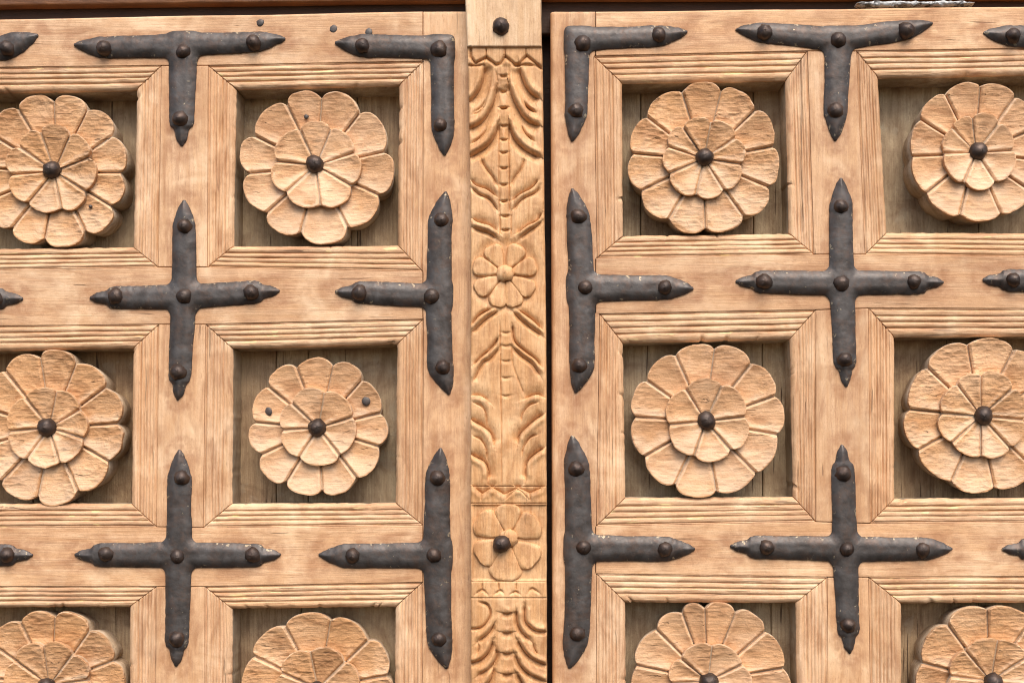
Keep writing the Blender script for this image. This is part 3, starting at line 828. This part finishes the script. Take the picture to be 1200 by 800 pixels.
cut(0, [(312, 480), (322, 560), (318, 640)], 1.0, 1, 3); cut(0, [(412, 470), (404, 560), (408, 620)], 1.0, 1, 3)
# ribbed stem
cut(120, [(335, 130), (338, 790)], 1.3, 1.2, 1.2); cut(120, [(408, 130), (412, 790)], 1.3, 1.2, 1.2)
cut(240, [(342, 40), (345, 230)], 1.3, 1.2, 1.2); cut(240, [(425, 30), (425, 230)], 1.3, 1.2, 1.2)
for y in (535, 640, 765):
    cut(0, [(338, y - 6), (365, y + 3), (398, y - 6)], 2.0, 1.0, 3.5)
for y in (25, 155, 258, 352, 465, 585, 705):
    cut(120, [(340, y - 6), (368, y + 3), (402, y - 6)], 2.0, 1.0, 3.5)
cut(240, [(345, 70), (378, 76), (418, 70)], 2.0, 1, 3.5); cut(240, [(350, 172), (378, 178), (415, 172)], 2.0, 1, 3.5)
# small leaf and the curling bands under it
cut(120, [(200, 385), (238, 460), (298, 540), (332, 605)], 2.2, 2.0, 4.0); cut(120, [(525, 380), (492, 470), (442, 540), (414, 605)], 2.2, 2.0, 4.0)
cut(120, [(125, 540), (168, 588), (250, 618), (325, 678)], 3.0, 4.0, 1.6); cut(120, [(135, 605), (190, 652), (270, 692), (332, 780)], 2.6, 1.4, 4.0)
cut(120, [(625, 545), (570, 608), (490, 650), (426, 705)], 3.0, 4.0, 1.6); cut(120, [(630, 590), (600, 640), (500, 692), (428, 775)], 2.6, 1.4, 4.0)
cut(240, [(135, 90), (190, 118), (270, 140), (332, 195)], 3.2, 5.0, 1.6); cut(240, [(140, 155), (210, 182), (262, 198), (325, 240)], 2.8, 1.4, 5.0)
cut(240, [(650, 45), (610, 108), (540, 142), (455, 208)], 3.2, 5.0, 1.6); cut(240, [(648, 110), (600, 152), (540, 192), (480, 242)], 2.8, 1.4, 5.0)
# below the flower
cut(350, [(290, 60), (190, 115), (128, 195)], 3.2, 1.8, 3.0); cut(350, [(335, 80), (230, 152), (135, 245)], 2.6, 1.6, 5.0)
cut(350, [(470, 72), (580, 150), (655, 225)], 3.2, 3.0, 1.8); cut(350, [(435, 85), (520, 170), (655, 268)], 2.6, 1.6, 5.0)
cut(350, [(335, 270), (280, 350), (200, 420), (145, 480)], 3.0, 1.8, 3.5); cut(350, [(338, 345), (270, 430), (215, 462), (145, 600)], 2.4, 1.5, 5.0)
cut(350, [(432, 180), (450, 300), (520, 370), (600, 430), (645, 490)], 3.0, 1.8, 3.0); cut(350, [(434, 345), (500, 410), (580, 470), (640, 560)], 2.4, 1.5, 5.0)
cut(350, [(340, 160), (348, 480), (348, 800)], 1.0, 1.0, 1.0); cut(350, [(430, 330), (440, 480), (520, 690)], .8, 1.2, 2.0)
for y in (235, 330, 440, 560, 690):
    cut(350, [(350, y), (385, y + 8), (425, y)], 1.0, 1.0, 4.0)
# lower palmette, tips up
cut(450, [(118, 88), (170, 75), (230, 95), (268, 132)], 2.6, 6.0, 1.4); cut(450, [(515, 108), (570, 82), (620, 72), (668, 98)], 2.8, 6.0, 1.4)
cut(450, [(150, 132), (210, 160), (240, 210), (246, 300)], 2.2, 2.4, 1.4); cut(450, [(618, 128), (550, 155), (505, 215), (495, 270)], 2.2, 2.4, 1.4)
cut(450, [(118, 240), (160, 270), (230, 310), (282, 362), (302, 440)], 4.2, 6.0, 1.6); cut(450, [(665, 212), (600, 252), (520, 322), (482, 370), (472, 430)], 4.2, 6.0, 1.6)
cut(450, [(148, 372), (205, 400), (240, 460), (250, 540)], 2.2, 2.4, 1.4); cut(450, [(618, 362), (560, 385), (515, 450), (500, 520)], 2.2, 2.4, 1.4)
cut(450, [(118, 498), (170, 525), (230, 560), (258, 620), (258, 690)], 4.2, 6.0, 1.6); cut(450, [(668, 455), (600, 500), (545, 550), (530, 600), (530, 690)], 4.2, 6.0, 1.6)
cut(450, [(352, 0), (355, 740)], .8, 1.0, 1.0)
# collar between palmette and lower flower
for a_, b_, c_ in (((170, 78), (268, 78), (215, 112)), ((300, 74), (465, 74), (376, 118)), ((486, 74), (634, 74), (560, 108))):
    cut(560, [a_, c_, b_], 2.4, 5.5, 1.0, False)
cut(560, [(375, 160), (470, 84), (556, 158)], .9, 1.2, 1.2); cut(560, [(215, 112), (205, 165)], .9, 1.2, 1.2); cut(560, [(560, 108), (566, 165)], .9, 1.2, 1.2)
# lower collar
for x in (215, 335, 460):
    cut(670, [(x, 75), (x, 135)], 1.4, 1.0, 1.0)
for p in ([(160, 162), (215, 128), (255, 162)], [(300, 162), (345, 132), (372, 155)], [(415, 162), (455, 140), (490, 160)], [(540, 155), (575, 118), (635, 155)]):
    cut(670, p, 1.6, 1.0, 3.0)
# bottom leaf
cut(670, [(195, 222), (250, 240), (272, 300), (248, 360), (200, 405), (105, 414)], 3.0, 1.6, 3.0); cut(670, [(525, 235), (524, 350), (560, 400), (610, 430), (690, 436)], 3.2, 1.6, 5.0)
cut(670, [(302, 370), (262, 440), (175, 508)], 2.8, 1.5, 5.0); cut(670, [(180, 505), (192, 545), (175, 602)], 1.8, 1.5, 1.5)
cut(670, [(292, 490), (262, 580), (200, 640), (105, 668)], 3.4, 1.5, 6.0); cut(670, [(462, 270), (470, 380), (512, 450), (570, 498)], 3.0, 1.5, 5.0)
cut(670, [(470, 490), (520, 580), (590, 640), (690, 680)], 3.6, 1.5, 6.0); cut(670, [(578, 505), (600, 570), (628, 605)], 2.0, 1.5, 1.8)
cut(670, [(308, 550), (316, 620), (262, 700), (180, 750)], 3.0, 1.5, 5.0); cut(670, [(452, 590), (490, 680), (560, 745), (690, 800)], 3.2, 1.5, 5.0)
cut(670, [(300, 680), (270, 790), (190, 860), (105, 900)], 3.4, 1.5, 6.0); cut(670, [(465, 730), (520, 830), (600, 890), (690, 910)], 3.4, 1.5, 6.0)
for y in (300, 440, 590, 740, 880):
    cut(670, [(355, y - 8), (392, y + 4), (438, y - 8)], 2.4, 1.0, 7.0)

def post_edges(v):
    l = np.interp(v, [-60, 0, 100, 250, 500, 900], [544.5, 545.2, 548.5, 551.0, 551.0, 551.5])
    r = np.interp(v, [-60, 0, 50, 60, 100, 250, 400, 900], [633.5, 634.0, 634.5, 635.5, 636.0, 638.0, 640, 641.2])
    return l, r

def post_height(U, V):
    """depth of carving below the front face, mm."""
    y = .5 * fbm(U / 30, V / 60, 3, 3) + .16 * fbm(U / 2.4, V / 12, 9, 3)
    y = y + np.interp(V, [54.5, 56.0, 569, 571, 588.5, 590.5, 680, 682, 699.5, 701.5], [0, 3.0, 2.0, 2.2, 2.0, 2.0, 2.0, 1.6, 1.6, 2.0])
    y = y + 1.6 * smooth(72, 78, V) * smooth(300, 130, V)
    for (pl, depth, up, dn, taper) in CUTS:
        pad = max(up * 2.6, dn, 12) + 2
        lo, hi = pl.min(0) - pad, pl.max(0) + pad
        mk = (U > lo[0]) & (U < hi[0]) & (V > lo[1]) & (V < hi[1])
        if not mk.any():
            continue
        uu, vv = U[mk], V[mk]
        best = np.full(uu.shape, 1e9); side = np.zeros(uu.shape); sa = np.zeros(uu.shape); acc = 0
        # finer polyline
        d0 = np.concatenate([[0], np.cumsum(np.linalg.norm(np.diff(pl, axis=0), axis=1))])
        L = d0[-1]
        net = pl[-1] - pl[0]
        flip = 1 if (-net[0] < 0 or (net[0] == 0 and pl[0, 0] > 594)) else -1
        for j in range(len(pl) - 1):
            sg = pl[j + 1] - pl[j]; ln = np.linalg.norm(sg)
            if ln < 1e-6:
                continue
            dr = sg / ln
            t = np.clip((uu - pl[j, 0]) * dr[0] + (vv - pl[j, 1]) * dr[1], 0, ln)
            du, dv = uu - pl[j, 0] - dr[0] * t, vv - pl[j, 1] - dr[1] * t
            ds = np.hypot(du, dv)
            # upper side of the segment (steep lines: outer side counts as upper)
            nu, nv = dr[1] * flip, -dr[0] * flip
            sd_ = du * nu + dv * nv
            m_ = ds < best
            best = np.where(m_, ds, best); side = np.where(m_, sd_, side); sa = np.where(m_, acc + t, sa)
            acc += ln
        w = np.where(side > 0, up * 2.6, dn)
        prof = np.clip(1 - best / w, 0, 1)
        prof = np.where(side > 0, 1 - np.sqrt(np.clip(1 - prof ** 2, 0, 1)), prof ** 1.2)
        fade = smooth(0, min(7, L * .35), np.minimum(sa, L - sa)) * .75 + .25 if taper else 1
        y[mk] = y[mk] + 2.3 * depth * prof * fade
        if up < dn and dn > 4:                                # the lobe above the cut swells towards its edge
            y[mk] = y[mk] - .75 * depth * np.where(side > 0, np.exp(-((best - 5.0) / 3.2) ** 2), 0) * fade
        elif dn < up and up > 4:
            y[mk] = y[mk] - .45 * depth * np.where(side <= 0, np.exp(-((best - 5.0) / 3.2) ** 2), 0) * fade
    # beds round the two flowers
    for (fu, fv, fr, fd) in ((591.7, 320.4, 45, 3.6),):
        rr = np.hypot(U - fu, (V - fv))
        y = y + fd * smooth(fr + 4, fr - 12, rr)
    bx = smooth(551, 556, U) * smooth(590, 593, V) * smooth(681, 678, V)
    y = y + 3.0 * bx
    return y

def post_piece(name, v0, v1, mat, r_ends=.8):
    st = .8
    vs = np.concatenate([[v0, v0 + .3], np.arange(v0 + st, v1 - st / 2, st), [v1 - .3, v1]])
    ts = np.concatenate([[0, .004, .010, .018], np.linspace(.028, .972, 108), [.982, .990, .996, 1]])
    Vg, Tg = np.meshgrid(vs, ts, indexing='ij')
    l, r = post_edges(Vg)
    r = r + .5 * fbm(Vg / 12, Vg * 0, 4, 3); l = l + .4 * fbm(Vg / 15, Vg * 0, 6, 3)
    Ug = l + (r - l) * Tg
    y = post_height(Ug, Vg)
    ed = np.minimum(Ug - l, r - Ug)
    y = y + 3.0 * (1 - np.sqrt(np.clip(1 - (1 - np.clip(ed / 3.0, 0, 1)) ** 2, 0, 1)))
    ee = np.minimum(Vg - v0, v1 - Vg)
    y = y + r_ends * (1 - np.clip(ee / 1.2, 0, 1)) ** 1.5
    n, m = Ug.shape
    U = np.pad(Ug, 1, mode='edge'); V = np.pad(Vg, 1, mode='edge'); Y = np.pad(y + PF, 1, mode='edge')
    Y[0, :] = np.maximum(Y[0, :], PF + 9); Y[-1, :] = np.maximum(Y[-1, :], PF + 9)
    Y[:, 0] = 44; Y[:, -1] = 44
    return part(name, to_world(U, V, Y, PF).reshape(-1, 3), grid_quads(n + 2, m + 2), [mat], post, None, 50)

head = post_piece('head_block', -60, 54.8, M_POSTB, 1.2)
shaft = post_piece('leaf_carving', 55.1, 569.5, M_POST, .6)
collar_a = post_piece('collar', 569.8, 589.4, M_POST, .9)
bed = post_piece('flower_block', 589.7, 680.8, M_POST, .9)
collar_b = post_piece('collar', 681.1, 700.3, M_POST, .9)
tail = post_piece('leaf_carving', 700.6, 880, M_POST, .9)
slab('rebate_strip', post, 556, 700, -50, 1000, 46, 58, M_DARK, 3.3)

def relief_petal(parent, cu, cv, ang_, r0, r1, w0, w1, dep, h, seed, round_=.5):
    """a raised teardrop petal on the post, from r0 to r1 out of the flower's middle."""
    n1, m1 = 19, 15
    s = np.concatenate([[0, .03, .07], np.linspace(.13, .87, n1 - 6), [.93, .97, 1.0]]); t = np.concatenate([[-1, -.93, -.8], np.linspace(-.6, .6, m1 - 6), [.8, .93, 1]])
    S, T = np.meshgrid(s, t, indexing='ij')
    wid = np.interp(S, [0, .3, .7, 1], [w0 * .6, w0 + (w1 - w0) * .45, w1, w1]) / 2
    endr = np.sqrt(np.clip(1 - np.clip((S - (1 - round_)) / round_, 0, 1) ** 2.6, 0, 1))
    wid = wid * np.maximum(endr, .12)
    R = r0 + (r1 - r0) * S
    a_ = radians(ang_)
    du, dv = cos(a_), -sin(a_)
    U = cu + du * R - dv * T * wid; V = cv + dv * R + du * T * wid
    ed = np.minimum((1 - np.abs(T)) * wid, np.minimum((1 - S), S * 2) * (r1 - r0))
    hh = h * (1 - (1 - np.clip(ed / 3.2, 0, 1)) ** 2) * (.62 + .38 * S) + .35 * fbm(U / 7, V / 7, seed, 3)
    Y = dep - hh
    n, m = S.shape
    U = np.pad(U, 1, mode='edge'); V = np.pad(V, 1, mode='edge'); Y = np.pad(Y, 1, mode='edge')
    Y[0, :] = Y[-1, :] = dep + 4; Y[:, 0] = Y[:, -1] = dep + 4
    return part('petal', to_world(U, V, Y, PF).reshape(-1, 3), grid_quads(n + 2, m + 2), [M_POST], parent, None, 50)

for k, (a_, ln) in enumerate(((118.5, 38), (63, 38), (164, 39.5), (16, 38.5), (211, 41), (-33, 40.5), (255, 41), (-71, 41.5))):
    relief_petal(shaft, 591.7, 320.4, a_, 8, ln + .5, 11, 25, PF + 7.0, 6.6, k * 3.1, .34)
nb = nail_mesh('flower_boss', 10, 6, 18, 77, M_POST)
link('flower_boss', nb, shaft, W(591.7, 320.4, PF + 2.0))
for k, (a_, ln, w) in enumerate(((91, 39, 27), (147, 43, 31), (30, 39.5, 31), (212, 42, 30), (-41, 42.5, 30), (265, 49, 35))):
    relief_petal(bed, 595.5, 631, a_, 7, ln + 2.5, 13, w + 8, PF + 6.2, 5.6, 40 + k * 2.7, .45)
nb2 = nail_mesh('flower_boss', 10, 4, 18, 78, M_POST)
link('flower_boss', nb2, bed, W(596.5, 630, PF + 1.5))
nail(head, 587, 31.5, PF + .5, NAILS_BIG, .95)
nail(bed, 587.7, 637, PF - .5, NAILS_BIG, .98)

# ------------------------------------------------------------------ lintel over the door
lintel = thing('door_lintel', W(600, 0, 30), 'red brown wooden lintel above the dark gap over the door', 'lintel')
slab('beam', lintel, -220, 560, -120, 9.5, 10, 90, M_LINTEL, 5.1, -.0125)
slab('beam', lintel, 628, 1420, -120, -2, 10, 90, M_LINTEL, 5.7, -.002)
slab('gap_shade_board', lintel, -220, 1420, -60, 40, 24, 38, M_DARK, 6.1)  # set close behind to darken the gap, its shade put into the colour

def flake_strip():
    us = np.linspace(1004, 1142, 120); ts = np.linspace(0, 1, 9)
    U, T = np.meshgrid(us, ts, indexing='ij')
    wv = 3.2 + 1.3 * fbm(U / 9, T * 0, 3, 3)
    endf = smooth(1004, 1012, U) * smooth(1142, 1125, U)
    V = 4.2 - (U - 1004) * .006 + (T - .5) * 2 * wv * (.25 + .75 * endf)
    Y = 4 - 5 * np.sin(pi * T) ** .6 + 2.2 * fbm(U / 4, V / 2, 8, 3)
    U = np.pad(U, 1, mode='edge'); V = np.pad(V, 1, mode='edge'); Y = np.pad(Y, 1, mode='edge')
    Y[0, :] = Y[-1, :] = 12; Y[:, 0] = Y[:, -1] = 12
    ob = part('flaking_strip', to_world(U, V, Y, 0.0).reshape(-1, 3), grid_quads(122, 11), [M_FLAKE], lintel, None, 60)
    ob['label'] = 'flaking whitish grey strip'
flake_strip()

# ------------------------------------------------------------------ rust and grease that the straps have bled into the wood
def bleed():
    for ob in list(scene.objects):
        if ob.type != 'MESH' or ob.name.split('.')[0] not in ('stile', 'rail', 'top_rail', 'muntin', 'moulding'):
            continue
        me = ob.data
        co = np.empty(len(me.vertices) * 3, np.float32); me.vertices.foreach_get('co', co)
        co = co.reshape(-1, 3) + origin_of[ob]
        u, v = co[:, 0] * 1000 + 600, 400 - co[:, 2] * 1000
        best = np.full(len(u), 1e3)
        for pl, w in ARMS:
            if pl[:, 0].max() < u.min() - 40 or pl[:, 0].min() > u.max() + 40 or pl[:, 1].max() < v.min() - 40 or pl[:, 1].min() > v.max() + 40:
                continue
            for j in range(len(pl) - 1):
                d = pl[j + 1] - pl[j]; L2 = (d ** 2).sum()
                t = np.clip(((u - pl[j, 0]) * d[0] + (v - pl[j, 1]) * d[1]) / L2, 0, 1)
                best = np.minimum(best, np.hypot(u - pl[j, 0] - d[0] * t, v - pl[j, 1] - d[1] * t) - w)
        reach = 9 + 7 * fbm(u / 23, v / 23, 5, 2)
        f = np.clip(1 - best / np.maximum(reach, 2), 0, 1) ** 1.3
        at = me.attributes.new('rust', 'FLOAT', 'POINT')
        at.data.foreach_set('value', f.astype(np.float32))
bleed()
